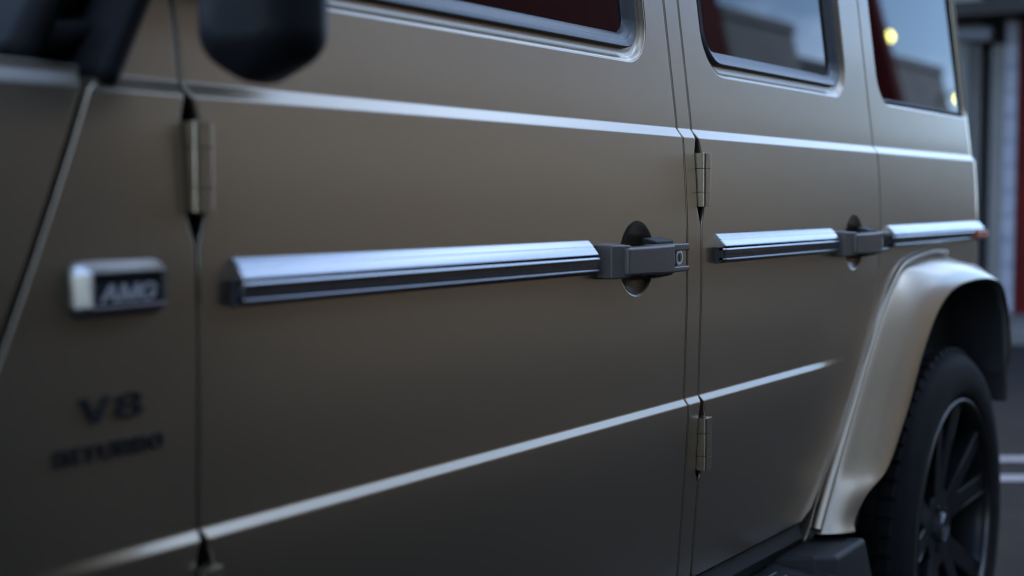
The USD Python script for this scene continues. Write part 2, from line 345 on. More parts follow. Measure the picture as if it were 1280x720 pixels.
def street_lamp(x, y, z, label):
    t = thing('street_lamp', label, 'street lamp', (x, y, 0), 0, 'street lamps across the street')
    obj('pole', cyl((0, -.6, 0), (0, -.6, z + .25), .07, 16), 'pole', t)
    obj('arm', cyl((0, -.6, z + .2), (0, .05, z + .2), .04, 12), 'pole', t)
    m = trimesh.creation.icosphere(3, .12); m.apply_translation((0, 0, z)); obj('lamp_globe', m, 'lamp', t, smooth=True)
street_lamp(31.2, -8.05, 6.94, 'lit yellow street lamp mirrored high in the rearmost side window')
street_lamp(44.1, -10.10, 6.95, 'lit yellow street lamp mirrored at the rear edge of the rearmost window')

wl = thing('boundary_wall', 'low dark brown wall mirrored below the crease of the rear quarter', 'wall', (25, -4.6, 0))
obj('wall', bx(-11, 13, -.12, .12, 0, 3.1), 'wall_dark', wl, smooth=False); obj('coping', bx(-11.05, 13.05, -.17, .17, 3.1, 3.2), 'wall_dark', wl, smooth=False)
# ------------------------------------------------------------------ dark van in the next parking bay (outside the picture, mirrored in the paint)
vn = thing('parked_van', 'black van parked in the next bay, mirrored as a dark patch in the front fender', 'van', (.85, -3.15, 0))
obj('body', hull_r([(x, y, z) for x, zt in ((-2.4, 2.65), (1.55, 2.65)) for y in (-.86, .86) for z in (.42, zt)] + [(2.35, y, z) for y in (-.82, .82) for z in (.45, 1.05)], .10), 'van_paint', vn, smooth=40)
for x in (-1.55, 1.55):
    for y in (-.90, .90):
        obj('wheel', cyl((x, y - .1, .33), (x, y + .1, .33), .33, 40, .03), 'tyre', vn, smooth=40)
for x0_, x1_ in ((-2.2, -1.0), (-.8, .5), (.65, 1.35)):
    obj('window', hull_p([(x, .953 + o, z) for x in (x0_, x1_) for z in (1.42, 2.2) for o in (0, .014)]), 'pane', vn, smooth=False)

# ------------------------------------------------------------------ THE CAR
car = thing('off_road_car', 'boxy off-road car in satin beige-brown paint seen close along its side', 'car')
SHUT = .0038
# --- door outlines (x, z)
def notch(x, side, zc):        # the shut line opens into a long diamond around a hinge
    w, h, t = .0095, .043, .024; tb = t if zc > .9 else .013
    return [(x, zc - h - tb), (x + side * w, zc - h + .004), (x + side * w, zc + h - .004), (x, zc + h + t)]
XF, XB0, XB1, XR = .8690, 1.8165, 1.8630, 2.6570
HZ = (1.1265, .7465)
front_edge = [p for zc in HZ[::-1] for p in notch(XF + SHUT / 2, 1, zc)]
P_front = Polygon([(XF + SHUT / 2, .545), (XB0 - SHUT / 2, .545), (XB0 - SHUT / 2, 1.82), (1.12, 1.82), (XF + SHUT / 2, 1.31)] + front_edge[::-1])
rear_edge = [p for zc in HZ[::-1] for p in notch(XB1 + SHUT / 2, 1, zc)]
rd = [(XB1 + SHUT / 2, .545), (2.300, .545), (2.345, .560), (2.372, .590), (2.44, .676), (2.548, .800), (2.612, .885), (2.645, .960), (XR - SHUT / 2, 1.04), (XR - SHUT / 2, 1.82), (XB1 + SHUT / 2, 1.82)]
P_rear = Polygon(rd + rear_edge[::-1]).buffer(-.012).buffer(.012)
P_rear = P_rear.union(Polygon(rear_edge + [(XB1 + .05, 1.2), (XB1 + .05, .64)]))
pill = [(XB0 + SHUT / 2, .545), (XB1 - SHUT / 2, .545)] + [p for zc in HZ[::-1] for p in notch(XB1 - SHUT / 2, -1, zc)] + [(XB1 - SHUT / 2, 1.82), (XB0 + SHUT / 2, 1.82)]
P_pillar = Polygon(pill)
diag = lambda z: .7607 + .466 * (z - 1.1888)
P_cowl = Polygon([(diag(.52) + .004, .52), (XF - SHUT / 2, .52)] + [p for zc in HZ[::-1] for p in notch(XF - SHUT / 2, -1, zc)] + [(XF - SHUT / 2, 1.31), (.775, 1.195), (diag(1.186) + .004, 1.186)])
HUBX, HUBZ, TR = 3.08, .384, .395
HUBF = HUBX - 2.89
# wheel arch outlines (relative to the hub x)
A_pts = np.array([(2.350, .5235), (2.3579, .5324), (2.400, .582), (2.430, .617), (2.483, .677), (2.530, .730), (2.5779, .7843), (2.622, .833), (2.680, .890), (2.760, .9478), (2.836, .9684), (2.944, .9775), (3.060, .976), (3.180, .962), (3.300, .950), (3.405, .925), (3.470, .840), (3.495, .700), (3.505, .620)])
B_pts = np.array([(2.392, .5165), (2.3966, .5254), (2.4539, .5789), (2.5300, .6050), (2.6050, .6649), (2.660, .716), (2.709, .7725), (2.7616, .8246), (2.838, .8810), (2.930, .912), (3.030, .9225), (3.130, .9245), (3.225, .9215), (3.315, .909), (3.375, .872), (3.408, .823), (3.432, .750), (3.448, .693), (3.460, .620)])
NA = 97
tt = np.linspace(0, len(A_pts) - 1, NA)
Apath = np.column_stack([CubicSpline(np.arange(len(A_pts)), A_pts[:, q])(tt) for q in (0, 1)]); Bpath = np.column_stack([PchipInterpolator(np.arange(len(B_pts)), B_pts[:, q])(tt) for q in (0, 1)])
for _ in range(3): Bpath[1:-1] = (Bpath[:-2] + 2 * Bpath[1:-1] + Bpath[2:]) / 4
arch_in = Polygon(np.vstack([Apath + [0, -.012], [(3.36, .3), (2.2, .3)]])).buffer(-.02)
q_front = [(2.305 + .02, .500), (2.352, .528), (2.376 + .004, .590 - .002)] + [(x + SHUT + .001, z - .003) for x, z in [(2.44, .676), (2.548, .800), (2.612, .885), (2.645, .960)]] + [(XR + SHUT / 2, 1.04), (XR + SHUT / 2, 1.82)]
P_quarter = Polygon([(3.4185, .5), (3.4185, 1.82)] + q_front[::-1]).difference(arch_in)
if P_quarter.geom_type != 'Polygon': P_quarter = max(P_quarter.geoms, key=lambda g: g.area)

# --- side windows: outline of the pressed lip
W_front = rpoly([(.985, 1.283), (1.752, 1.283), (1.760, 1.745), (1.20, 1.745)], (.03, .062, .06, .08))
W_rear = rpoly([(1.930, 1.283), (2.545, 1.283), (2.552, 1.745), (1.922, 1.745)], .068)
W_qrt = rpoly([(2.722, 1.283), (3.352, 1.283), (3.345, 1.745), (2.716, 1.745)], (.060, .028, .04, .06))
DISH = [(1.6655, 1.0205), (2.5085, 1.0200)]; DR = .0485
def disc(c, r, n=64):
    t = np.linspace(0, 2 * np.pi, n, endpoint=False); v = np.column_stack([np.cos(t), np.sin(t)]); return np.array(c) + v * r, v

def skin(name, poly, win, dish, label, r=.0022):
    p = poly
    if win is not None: p = p.difference(Polygon(win[0]))
    if dish is not None: p = p.difference(Polygon(disc(dish, DR)[0]))
    (V, F), N = panel(p, r=r, xextra=(np.arange(XC, 3.42, .006) if poly is P_quarter else ()))
    return V, F, N
def joined(parts):
    """[(V, F, N or None)] into one mesh with normals"""
    Vs, Fs, Ns, n = [], [], [], 0
    for V, F, N in parts:
        if N is None:
            tm = trimesh.graph.smooth_shade(trimesh.Trimesh(V, F, process=False), angle=np.radians(50), facet_minarea=None)
            V, F, N = meshkit.arrays(tm, True)
        Vs.append(V); Fs.append(F + n); Ns.append(N); n += len(V)
    return (np.vstack(Vs), np.vstack(Fs)), np.vstack(Ns)

FLANGE = [(-.001, -.0012), (.0015, -.0022), (.004, -.0055), (.0075, -.0085), (.012, -.0098), (.024, -.0110), (.026, -.0125), (.027, -.03)]
def window_parts(parent, win, gl='window_glass', wide=True):
    pts, nor = dense(*win)
    yf = lambda x, z: Y(x, np.maximum(z, 1.25))
    if wide:
        obj('window_seal', ring(pts, nor, [(.0235, -.030), (.0178, -.013), (.0174, -.0075), (.0182, -.0045), (.0200, -.0035), (.0285, -.0085), (.0290, -.0100), (.0295, -.0102), (.0360, -.0150), (.0385, -.0180), (.040, -.030)], yf), 'seal', parent, smooth=55)
        gp, off = .030, .0165
    else:
        obj('window_seal', ring(pts, nor, [(.004, -.026), (.0035, -.012), (.005, -.0085), (.009, -.0075), (.012, -.0085), (.014, -.011), (.016, -.02)], yf), 'rubber', parent, smooth=55)
        gp, off = .010, .0115
    g = pts - nor * gp; inner = Polygon(g).buffer(0); x0, z0, x1, z1 = inner.bounds
    vv, ff = trimesh.creation.triangulate_polygon(inner, engine='earcut')
    y0 = float(Y(2.0, 1.30)) + off; sl = .1312
    V = np.column_stack([vv[:, 0], y0 + (vv[:, 1] - 1.30) * sl, vv[:, 1]])
    V2 = V + [0, .004, 0]; n = len(V)
    obj(gl, (np.vstack([V, V2]), np.vstack([ff, ff[:, ::-1] + n])), 'glass', parent, smooth=False)

def dish_mesh(c):
    pts, nor = disc(c, DR)
    prof = [(-.0006, -.0008), (.0005, -.0012), (.002, -.0024), (.0045, -.0042), (.010, -.0070), (.018, -.0095), (.028, -.0113), (.040, -.0120)]
    return ring(pts, nor, prof, fill=True)

# moulding: pressed strip with two pale upper bands over a dark ribbed face
ZM = 1.0485
PALE = [(0, .0), (.0025, -.0002), (.0042, -.0012), (.0100, -.0068), (.0108, -.0082), (.0112, -.0092), (.0125, -.0100), (.0172, -.0160), (.0180, -.0176), (.0176, -.0190), (.0160, -.0196), (0, -.0196)]
DARK = [(0, -.0198), (.0150, -.0200), (.0162, -.0205), (.0168, -.0246), (.0172, -.0310), (.0166, -.0352), (.0162, -.0394), (.0120, -.0425), (0, -.0440)]
BEAD1 = [(.010, -.0206), (.0172, -.0206), (.0190, -.0212), (.0199, -.0222), (.0203, -.0232), (.0196, -.0242), (.010, -.0244)]
BEAD2 = [(.010, -.0352), (.0170, -.0352), (.0186, -.0358), (.0194, -.0368), (.0196, -.0378), (.0188, -.0388), (.010, -.0392)]
def moulding(parent, x0, x1, taper_rear=False):
    for name, prof, mat, in_ in (('moulding', PALE, 'chrome', 0), ('moulding_face', DARK, 'insert', 0), ('moulding_bead', BEAD1, 'chrome', 0), ('moulding_bead', BEAD2, 'dim_chrome', 0)):
        k = len(prof); xs = np.linspace(x0, x1, 9); V, F = [], []
        ends = [(x0, .0), (x0 + .0025, .0)]
        st = [(x0, .82), (x0 + .0012, .94), (x0 + .003, 1.0)] + [(x, 1.0) for x in np.linspace(x0, x1, 9)[1:-1]] + [(x1 - .003, 1.0), (x1 - .0012, .94), (x1, .82)]
        for x, s in st:
            for h, dz in prof:
                zc = ZM - .0218 + (dz + .0218) * (.9 + .1 * s)
                V.append((x, float(Y(x, ZM - .02)) + .001 - h * s, zc))
        n = len(st)
        for i in range(n - 1):
            for q in range(k):
                r_ = (q + 1) % k; a, b, c, d = i * k + q, i * k + r_, (i + 1) * k + r_, (i + 1) * k + q; F += [[a, b, c], [a, c, d]]
        V = np.array(V)
        pv, pf = trimesh.creation.triangulate_polygon(Polygon([(p[0], p[1]) for p in prof]), engine='earcut')
        idx = [int(np.argmin([np.hypot(p[0] - h, p[1] - d) for h, d in prof])) for p in pv]
        for t in pf: F += [[idx[t[0]], idx[t[1]], idx[t[2]]], [(n - 1) * k + idx[t[2]], (n - 1) * k + idx[t[1]], (n - 1) * k + idx[t[0]]]]
        m = trimesh.Trimesh(V, F, process=False); m.fix_normals(); obj(name, m, mat, parent, smooth=28)

BAR = [(sx * (.0074 + .0036 * math.cos(t)), sy * (.0070 + .0036 * math.sin(t))) for sx in (-1, 1) for sy in (-1, 1) for t in np.radians([0, 15, 30, 45, 60, 75, 90])]
def hinge(parent, x, zc):
    hgt, r = .0765, .0112; y = float(Y(x, zc)) - .0035; segs = [(-.5, -.2330), (-.231, .206), (.208, .5)]
    ms = [hull_p([(x + .0012 + px * q, y + .001 + py * q, zc + zz_) for zz_, q in ((a * hgt, .93), (a * hgt + .0004, 1), (b * hgt - .0004, 1), (b * hgt, .93)) for px, py in BAR]) for k, (a, b) in enumerate(segs)]
    leaf = bx(x + .002, x + .012, y - .0085, y + .012, zc - .5 * hgt, zc + .5 * hgt, .0015)
    leaf2 = bx(x - .024, x - .010, float(Y(x, zc)) - .0010, y + .014, zc - .42 * hgt, zc + .42 * hgt, .0015)
    pin = cyl((x + .0015, y, zc - .46 * hgt), (x + .0015, y, zc + .46 * hgt), r * .8, 16)
    obj('hinge', cat_(*ms, pin), 'paint', parent, smooth=40)

def door_handle(parent, c):
    x, z = c; X = lambda v: x - 1.6655 + v; Zz = lambda v: z - 1.0205 + v
    y0 = float(Y(x, z))
    pad = hull_r([(X(1.556), y0 - .002, Zz(1.0015)), (X(1.556), y0 - .002, Zz(1.0395)), (X(1.556), y0 - .022, Zz(1.0020)), (X(1.556), y0 - .022, Zz(1.0390)), (X(1.584), y0 - .002, Zz(1.0005)), (X(1.584), y0 - .002, Zz(1.041)), (X(1.582), y0 - .032, Zz(1.0025)), (X(1.582), y0 - .032, Zz(1.0385))], .0028)
    obj('handle_base', pad, 'handle', parent, smooth=45)
    grip = hull_r([(X(a), y0 - yy, Zz(zc)) for a, yy, h in ((1.577, .034, .0155), (1.577, .010, .0150), (1.684, .0415, .0170), (1.684, .022, .0165), (1.630, .0395, .0160)) for zc in (1.0205 - h + .0018, 1.0205 + h - .0018)], .0040)
    arms = [hull_r([(X(a), y0 - yy, Zz(zz)) for a in (1.674, 1.7345) for yy in (.0405, .008) for zz in ((1.0325, 1.0378) if s > 0 else (1.0045, 1.0078))], .0020) for s in (1, -1)]
    obj('door_handle', cat_(grip, *arms), 'handle', parent, smooth=45)
    obj('handle_mount', hull_r([(X(a), y0 - yy, Zz(zz)) for a in (1.680, 1.7280) for yy, hz in ((.002, .0255), (.019, .0215)) for zz in (1.0205 - hz, 1.0205 + hz)], .002), 'rubber', parent, smooth=45)
    obj('push_button', cat_(cyl((X(1.7400), y0 - .004, Zz(1.0205)), (X(1.7400), y0 - .0255, Zz(1.0205)), .0122, 32, .0020)), 'lock', parent, smooth=40)
    obj('keyhole', cat_(cyl((X(1.7400), y0 - .0250, Zz(1.0205)), (X(1.7400), y0 - .0260, Zz(1.0205)), .0062, 24), bx(X(1.7388), X(1.7412), y0 - .0264, y0 - .0250, Zz(1.0165), Zz(1.0245))), 'handle', parent, smooth=40)

# --- front door
d1 = group_part('door', car, 'front side door nearest the camera, with the long bright moulding')
def door_skin(parent, name, poly, win, dish):
    V, F, N = skin(name, poly, win, dish, None); parts = [(V, F, N)]
    if win is not None:
        pts, nor = dense(*win); rv, rf = ring(pts, nor, FLANGE if win is not W_qrt else [(-.001, -.0012), (.0012, -.0022), (.003, -.0050), (.0045, -.0085), (.0050, -.026)]); parts.append((rv, rf, None))
    if dish is not None: parts.append((*dish_mesh(dish), None))
    m, n = joined(parts); return obj(name, m, 'paint', parent, normals=n)
door_skin(d1, 'door_skin', P_front, W_front, DISH[0])
window_parts(d1, W_front); moulding(d1, .9080, 1.5340)
door_handle(d1, DISH[0])
for zc in HZ: hinge(d1, XF, zc)
# --- rear door
d2 = group_part('door', car, 'rear side door between the pillar and the wheel arch')
door_skin(d2, 'door_skin', P_rear, W_rear, DISH[1])
window_parts(d2, W_rear); moulding(d2, 1.9080, 2.3850)
door_handle(d2, DISH[1])
for zc in HZ: hinge(d2, XB1, zc)
# --- pillar, cowl, quarter, fender
door_skin(car, 'pillar_panel', P_pillar, None, None)
qp = group_part('quarter_panel', car)
door_skin(qp, 'quarter_skin', P_quarter, W_qrt, None); window_parts(qp, W_qrt, wide=False)
moulding(qp, 2.6905, 3.372)
obj('side_reflector', hull_r([(x, float(Y(x, 1.02)) - h, z) for x in (3.262, 3.362) for h in (.004, .0232) for z in (1.0120, 1.0255)], .0016), 'orange', qp)
door_skin(car, 'cowl_panel', P_cowl, None, None)
AF = Apath - [HUBX - HUBF, 0]
arch_f = Polygon(np.vstack([AF + [0, -.012], [(HUBF + .36, .3), (HUBF - .8, .3)]])).buffer(-.02)
P_fender = Polygon([(-.72, .50), (diag(.52) - .0035, .52), (diag(1.186) - .0035, 1.186), (diag(1.2) - .002, 1.205), (-.72, 1.205)]).difference(arch_f)
if P_fender.geom_type != 'Polygon': P_fender = max(P_fender.geoms, key=lambda g: g.area)
door_skin(car, 'fender', P_fender, None, None)
# --- dark structure behind the shut lines, and the rest of the shell
BW = 1.82
inner = [hull_p([(x, y, z) for x in (-.70, 3.38) for y, z in ((.045, .50), (.030, 1.19), (BW - .03, 1.19), (BW - .045, .50))])]
obj('body_core', m3.Manifold.hull_points(np.array([(x, y, z) for x in (.78, 3.40) for y, z in ((.075, .60), (.06, 1.16), (BW - .06, 1.16), (BW - .075, .60))], np.float32)), 'inner', car, smooth=False)
def strip(poly_pts, d, name='door_jamb'):
    x0, x1, z0, z1 = poly_pts; zs = np.array([z for z in np.concatenate([[z0], ZL[(ZL > z0) & (ZL < z1)], [z1]])])
    V = np.array([(x, float(Y(x, z)) + d + (.004 if x in (x0, x1) else 0), z) for z in zs for x in (x0, (x0 + x1) / 2, x1)]); F = []
    for i in range(len(zs) - 1):
        for q in (0, 1): a = i * 3 + q; F += [[a, a + 1, a + 4], [a, a + 4, a + 3]]
    obj(name, (V, np.array(F)), 'inner', car, smooth=False)
strip((XF - .03, XF + .03, .53, 1.26), .017); strip((XB0 - .03, XB1 + .03, .53, 1.80), .017); strip((XR - .03, XR + .03, 1.0, 1.80), .017)
dz = np.linspace(.52, 1.19, 20)
obj('door_jamb', (np.array([(diag(z) + o, float(Y(.7, z)) + .017, z) for z in dz for o in (-.03, .03)]), np.array([t for i in range(19) for t in ([2 * i, 2 * i + 1, 2 * i + 3], [2 * i, 2 * i + 3, 2 * i + 2])])), 'inner', car, smooth=False)
rdp = np.array(rd[1:9]); o2 = rdp + [.03, -.03]; i2 = rdp + [-.03, .03]
obj('door_jamb', (np.array([(p[0], float(Y(p[0], p[1])) + .018, p[1]) for a, b in zip(i2, o2) for p in (a, b)]), np.array([t for i in range(len(rdp) - 1) for t in ([2 * i, 2 * i + 1, 2 * i + 3], [2 * i, 2 * i + 3, 2 * i + 2])])), 'inner', car, smooth=False)
# roof, far side, tail, floor
ro = hull_r([(1.22, .14, 1.86), (3.33, .14, 1.86), (1.22, BW - .14, 1.86), (3.33, BW - .14, 1.86), (1.14, .11, 1.81), (3.39, .11, 1.81), (1.14, BW - .11, 1.81), (3.39, BW - .11, 1.81)], .02)
obj('roof', ro, 'paint', car, smooth=40)
far = lambda z: BW - float(Y(2.0, z))
obj('far_side_panel', hull_p([(x, far(z) - o, z) for x in (.76, 3.40) for z in (.52, 1.03, 1.19) for o in (0, .03)]), 'paint', car, smooth=30)
obj('far_side_panel', hull_p([(x, far(z) - o, z) for x, z in ((.80, 1.205), (3.40, 1.205), (3.38, 1.30), (.86, 1.30)) for o in (0, .03)]), 'paint', car, smooth=30)
obj('far_side_window', hull_p([(x, far(z) - o, z) for x, z in ((.86, 1.302), (3.38, 1.302), (3.36, 1.80), (1.15, 1.80)) for o in (.01, .016)]), 'glass', car, smooth=False)
obj('tail_panel', hull_p([(x, y, z) for y, z in ((.085, .50), (BW - .085, .50), (.085, 1.19), (BW - .085, 1.19), (.175, 1.80), (BW - .175, 1.80)) for x in (3.39, 3.42)]), 'paint', car, smooth=30)
obj('cabin_lining', bx(.80, 3.36, .10, BW - .10, .62, .66), 'inner', car, smooth=False)
for x in (1.55, 2.45):
    for y in (.42, 1.18):
        s = group_part('seat', car)
        obj('backrest', hull_r([(x + a, y + b, z) for a, z in ((0, .95), (.10, 1.42)) for b in (-.16, .16)], .07), 'inner', s, smooth=50)
        obj('headrest', hull_r([(x + .13, y + b, z) for z in (1.54, 1.62) for b in (-.08, .08)], .045), 'inner', s, smooth=50)
# windscreen, A pillar, bonnet
obj('windscreen', hull_p([(x + o, y, z) for x, z in ((.80, 1.262), (1.19, 1.80)) for y in ((.10, BW - .10) if z < 1.5 else (.17, BW - .17)) for o in (0, .006)]), 'glass', car, smooth=False)
obj('windscreen_seal', hull_r([(.786, .016, 1.200), (.792, .060, 1.200), (1.160, .090, 1.80), (1.165, .13, 1.80)], .012), 'black_trim', car, smooth=50)
obj('windscreen_frame', hull_r([(.735, .055, 1.215), (.735, .12, 1.215), (1.11, .13, 1.80), (1.11, .18, 1.80)], .016), 'black_trim', car, smooth=50)
obj('windscreen_frame', hull_r([(.735, BW - .055, 1.215), (.735, BW - .12, 1.215), (1.11, BW - .13, 1.80), (1.11, BW - .18, 1.80)], .016), 'black_trim', car, smooth=50)
obj('cowl_cover', hull_r([(.70, .06, 1.205), (.70, BW - .06, 1.205), (.80, .06, 1.235), (.80, BW - .06, 1.235)], .012), 'black_trim', car, smooth=50)
obj('bonnet', hull_r([(-.72, .070, 1.215), (.685, .062, 1.215), (-.70, .085, 1.2445), (.672, .078, 1.2445), (-.70, .28, 1.275), (.66, .28, 1.275), (-.72, BW - .07, 1.215), (.685, BW - .07, 1.215), (-.7, BW - .28, 1.275), (.66, BW - .28, 1.275)], .006), 'bonnet', car, smooth=30)
obj('fender_top', hull_p([(x, y, z) for x in (-.72, .70) for y, z in ((.024, 1.196), (.024, 1.2035), (.075, 1.2035), (.075, 1.18))]), 'inner', car, smooth=False)
obj('nose_panel', bx(-.74, -.70, .05, BW - .05, .55, 1.20, .015), 'paint', car)
obj('far_side_panel', bx(-.70, .75, BW - .03, BW - .005, .95, 1.20), 'paint', car, smooth=False)
# door mirror
mr = group_part('door_mirror', car)
sh = hull_r([(0.836, -.100, 1.222), (0.836, -.118, 1.232), (0.850, -.120, 1.232), (0.857, -.090, 1.223), (0.828, -.090, 1.230), (0.862, -.088, 1.228), (0.830, -.115, 1.406), (0.852, -.118, 1.406), (0.830, -.088, 1.406), (0.862, -.088, 1.406)], .032)
obj('mirror_shell', sh, 'mirror', mr, smooth=60)
obj('mirror_arm', hull_r([(.955, .03, 1.325), (1.100, .03, 1.325), (.955, .03, 1.45), (1.06, .03, 1.45), (.955, -.055, 1.318), (1.075, -.045, 1.318), (.955, -.06, 1.40), (1.03, -.05, 1.40)], .014), 'mirror', mr, smooth=60)
obj('mirror_arm', hull_r([(.84, -.075, 1.325), (.84, -.075, 1.40), (.97, -.035, 1.325), (.97, -.035, 1.40)], .018), 'mirror', mr, smooth=60)
# fender badge
bp, bn = dense(*rpoly([(.7325, 1.0060), (.8265, 1.0060), (.8265, 1.0515), (.7325, 1.0515)], .0105, 8), step=.02)
bd = group_part('fender_badge', car, 'bright framed badge with a dark face and silver letters')
obj('badge_frame', ring(bp, bn, [(0, -.001), (.0006, .0035), (.0020, .0062), (.0080, .0152), (.0092, .0164), (.0104, .0160), (.0110, .0135), (.0110, .010)]), 'chrome', bd, smooth=40)
obj('badge_plate', ring(bp, bn, [(.0107, .0110), (.0120, .0112)], fill=True), 'insert', bd, smooth=False)
def lettering(txt, x0, x1, z0, h, y, depth, bold=True, shear=0.0, spread=None):
    m = meshkit.text_mesh(txt, h, depth, bold=bold); v = np.array(m.vertices)
    lo, hi = v[:, 0].min(), v[:, 0].max(); xx = x0 + (v[:, 0] - lo) / (hi - lo) * (x1 - x0)
    V = np.column_stack([xx + shear * v[:, 1], y - v[:, 2], z0 + v[:, 1]]); return V, np.array(m.faces)
yb = float(Y(.78, 1.028))
x = .7520
for ch, w in (('A', .0175), ('M', .0185), ('G', .0175)):
    obj('letter', lettering(ch, x, x + w, 1.0195, .0130, yb - .0108, .0022, shear=.25), 'letter_bright', bd, smooth=False); x += w + .0015
# cut-out lettering on the cowl panel
tx = group_part('engine_lettering', car, 'small black raised letters below the badge')
def word(txt, x0, x1, z0, h, gap=.0022):
    wid = {'I': .45, '8': 1.0, 'V': 1.05}; W = [wid.get(c, 1.0) for c in txt]; u = (x1 - x0 - gap * (len(txt) - 1)) / sum(W); x = x0
    for c, w in zip(txt, W):
        obj('letter', lettering(c, x, x + w * u, z0, h, float(Y(x, z0)) + .0006, .0032, bold=True), 'letter', tx, smooth=False); x += w * u + gap
word('V8', .7405, .8035, .9245, .0195, .006); word('BITURBO', .7150, .8260, .8945, .0125, .0032)
# --- flare over each wheel arch
def flare(parent, dx):
    sec = [(0.0, -.022), (0.0, .000), (.008, .004), (.03, .0085), (.10, .0160), (.22, .0265), (.38, .0390), (.55, .0495), (.72, .0575), (.86, .0625), (.94, .0645), (.975, .0650), (1.0, .0640), (1.008, .0615), (1.010, .0560)]
    base_y = lambda i: min(float(Y(min(Apath[i][0], 3.33), max(Apath[i][1], .5))) + .002, .002)
    o = Apath - Bpath; V = []
    for i in range(NA):
        hs = 1 - .32 * math.exp(-max(0.0, np.linalg.norm(o[i]) - .035) / .025)
        for t, h in sec:
            h = h * hs if h > 0 else h
            q = Apath[i] + (Bpath[i] - Apath[i]) * t; V.append((q[0] + dx, base_y(i) - h, q[1]))
    k = len(sec); F = []
    for i in range(NA - 1):
        for q in range(k - 1): a = i * k + q; F += [[a, a + k, a + k + 1], [a, a + k + 1, a + 1]]
    V = np.array(V); F = np.array(F)
    m = trimesh.Trimesh(V, F, process=False)
    n = m.face_normals.mean(0)
    if n[1] > 0: F = F[:, ::-1]
    cap = []
    for i0 in (0, NA - 1):
        b = i0 * k
        for q in range(1, k - 1): cap.append([b, b + q, b + q + 1] if i0 == 0 else [b, b + q + 1, b + q])
    obj('flare_shell', (V, np.vstack([F, cap])), 'paint', parent, smooth=35)
    tp = np.array([(Apath[i][0] + dx, base_y(i) - .0005, Apath[i][1]) for i in range(3, 66)])
    tan = np.gradient(tp, axis=0); nn = np.cross(tan, [0, 1, 0]); nn /= np.linalg.norm(nn, axis=1, keepdims=True); s = 1 if nn[30][2] > 0 else -1
    th = np.linspace(0, 2 * np.pi, 12, endpoint=False)
    obj('flare_piping', sweep(tp + nn * s * .0105, [0, 1, 0], np.column_stack([np.cos(th) * .0058, np.sin(th) * .0110])), 'paint', parent, smooth=60)
    # dark lip and liner inside the arch
    D_ = (Bpath - Apath) / np.linalg.norm(Bpath - Apath, axis=1)[:, None]; LP = [(.0008, .0585), (.0035, .0560), (.0090, .0525), (.0135, .0490), (.0140, .0440)]
    V = [(Bpath[i, 0] + D_[i, 0] * a + dx, -h * (1 - .32 * math.exp(-max(0.0, np.linalg.norm(o[i]) - .035) / .025)) + .002, Bpath[i, 1] + D_[i, 1] * a) for i in range(NA) for a, h in LP]; k = len(LP)
    obj('flare_lip', (np.array(V), np.array([t for i in range(NA - 1) for q in range(k - 1) for t in ([i * k + q, i * k + q + k, i * k + q + k + 1], [i * k + q, i * k + q + k + 1, i * k + q + 1])])), 'lip', parent, smooth=40)
    lip = np.vstack([Bpath[:, None] + (Bpath - Apath)[:, None] / np.linalg.norm(Bpath - Apath, axis=1)[:, None, None] * np.array([.013, .0145, .018, .018, .03])[None, :, None]])
    hh = [.0500, .0490, .042, .028, -.42]; k = 5; V = []
    for i in range(NA):
        for q in range(k): V.append((lip[i, q, 0] + dx, .004 - hh[q], lip[i, q, 1]))
    F = []
    for i in range(NA - 1):
        for q in range(k - 1): a = i * k + q; F += [[a, a + k, a + k + 1], [a, a + k + 1, a + 1]]
    obj('arch_liner', (np.array(V), np.array(F)), 'plastic', parent, smooth=35)
    mb = hull_r([(2.235 + dx, -.035, .498), (2.255 + dx, -.060, .497), (2.395 + dx, -.057, .497), (2.455 + dx, -.055, .40), (2.23 + dx, -.055, .40), (2.23 + dx, .04, .488), (2.37 + dx, .04, .488), (2.40 + dx, .04, .40)], .010)
    obj('flare_end', mb, 'plastic', parent, smooth=40)
fl = group_part('wheel_arch_flare', car, 'broad painted flare over the rear wheel'); flare(fl, 0.0)
fl = group_part('wheel_arch_flare', car, 'broad painted flare over the front wheel'); flare(fl, HUBF - HUBX)
# --- sill and running board
obj('sill', hull_r([(x, y, z) for x in (.50, 2.31) for y, z in ((.026, .535), (.020, .515), (.05, .47), (.10, .53))], .004), 'plastic', car, smooth=40)
rb = group_part('running_board', car)
obj('board_body', hull_r([(x, y, z) for x in (.52, 2.20) for y, z in ((.03, .478), (-.095, .462), (-.115, .445), (-.10, .40), (.05, .41))], .008), 'step', rb, smooth=40)
for k in range(6):
    y = .010 - k * .018
    obj('tread_rib', hull_r([(x, y + o, .487 - (.03 - y) * .125) for x in (.56, 2.17) for o in (-.003, .003)], .004), 'step', rb, smooth=50)
obj('board_end', hull_r([(x, y, z) for x in (2.19, 2.235) for y, z in ((.03, .482), (-.10, .466), (-.118, .445), (-.10, .40), (.05, .41))], .008), 'plastic', rb, smooth=40)
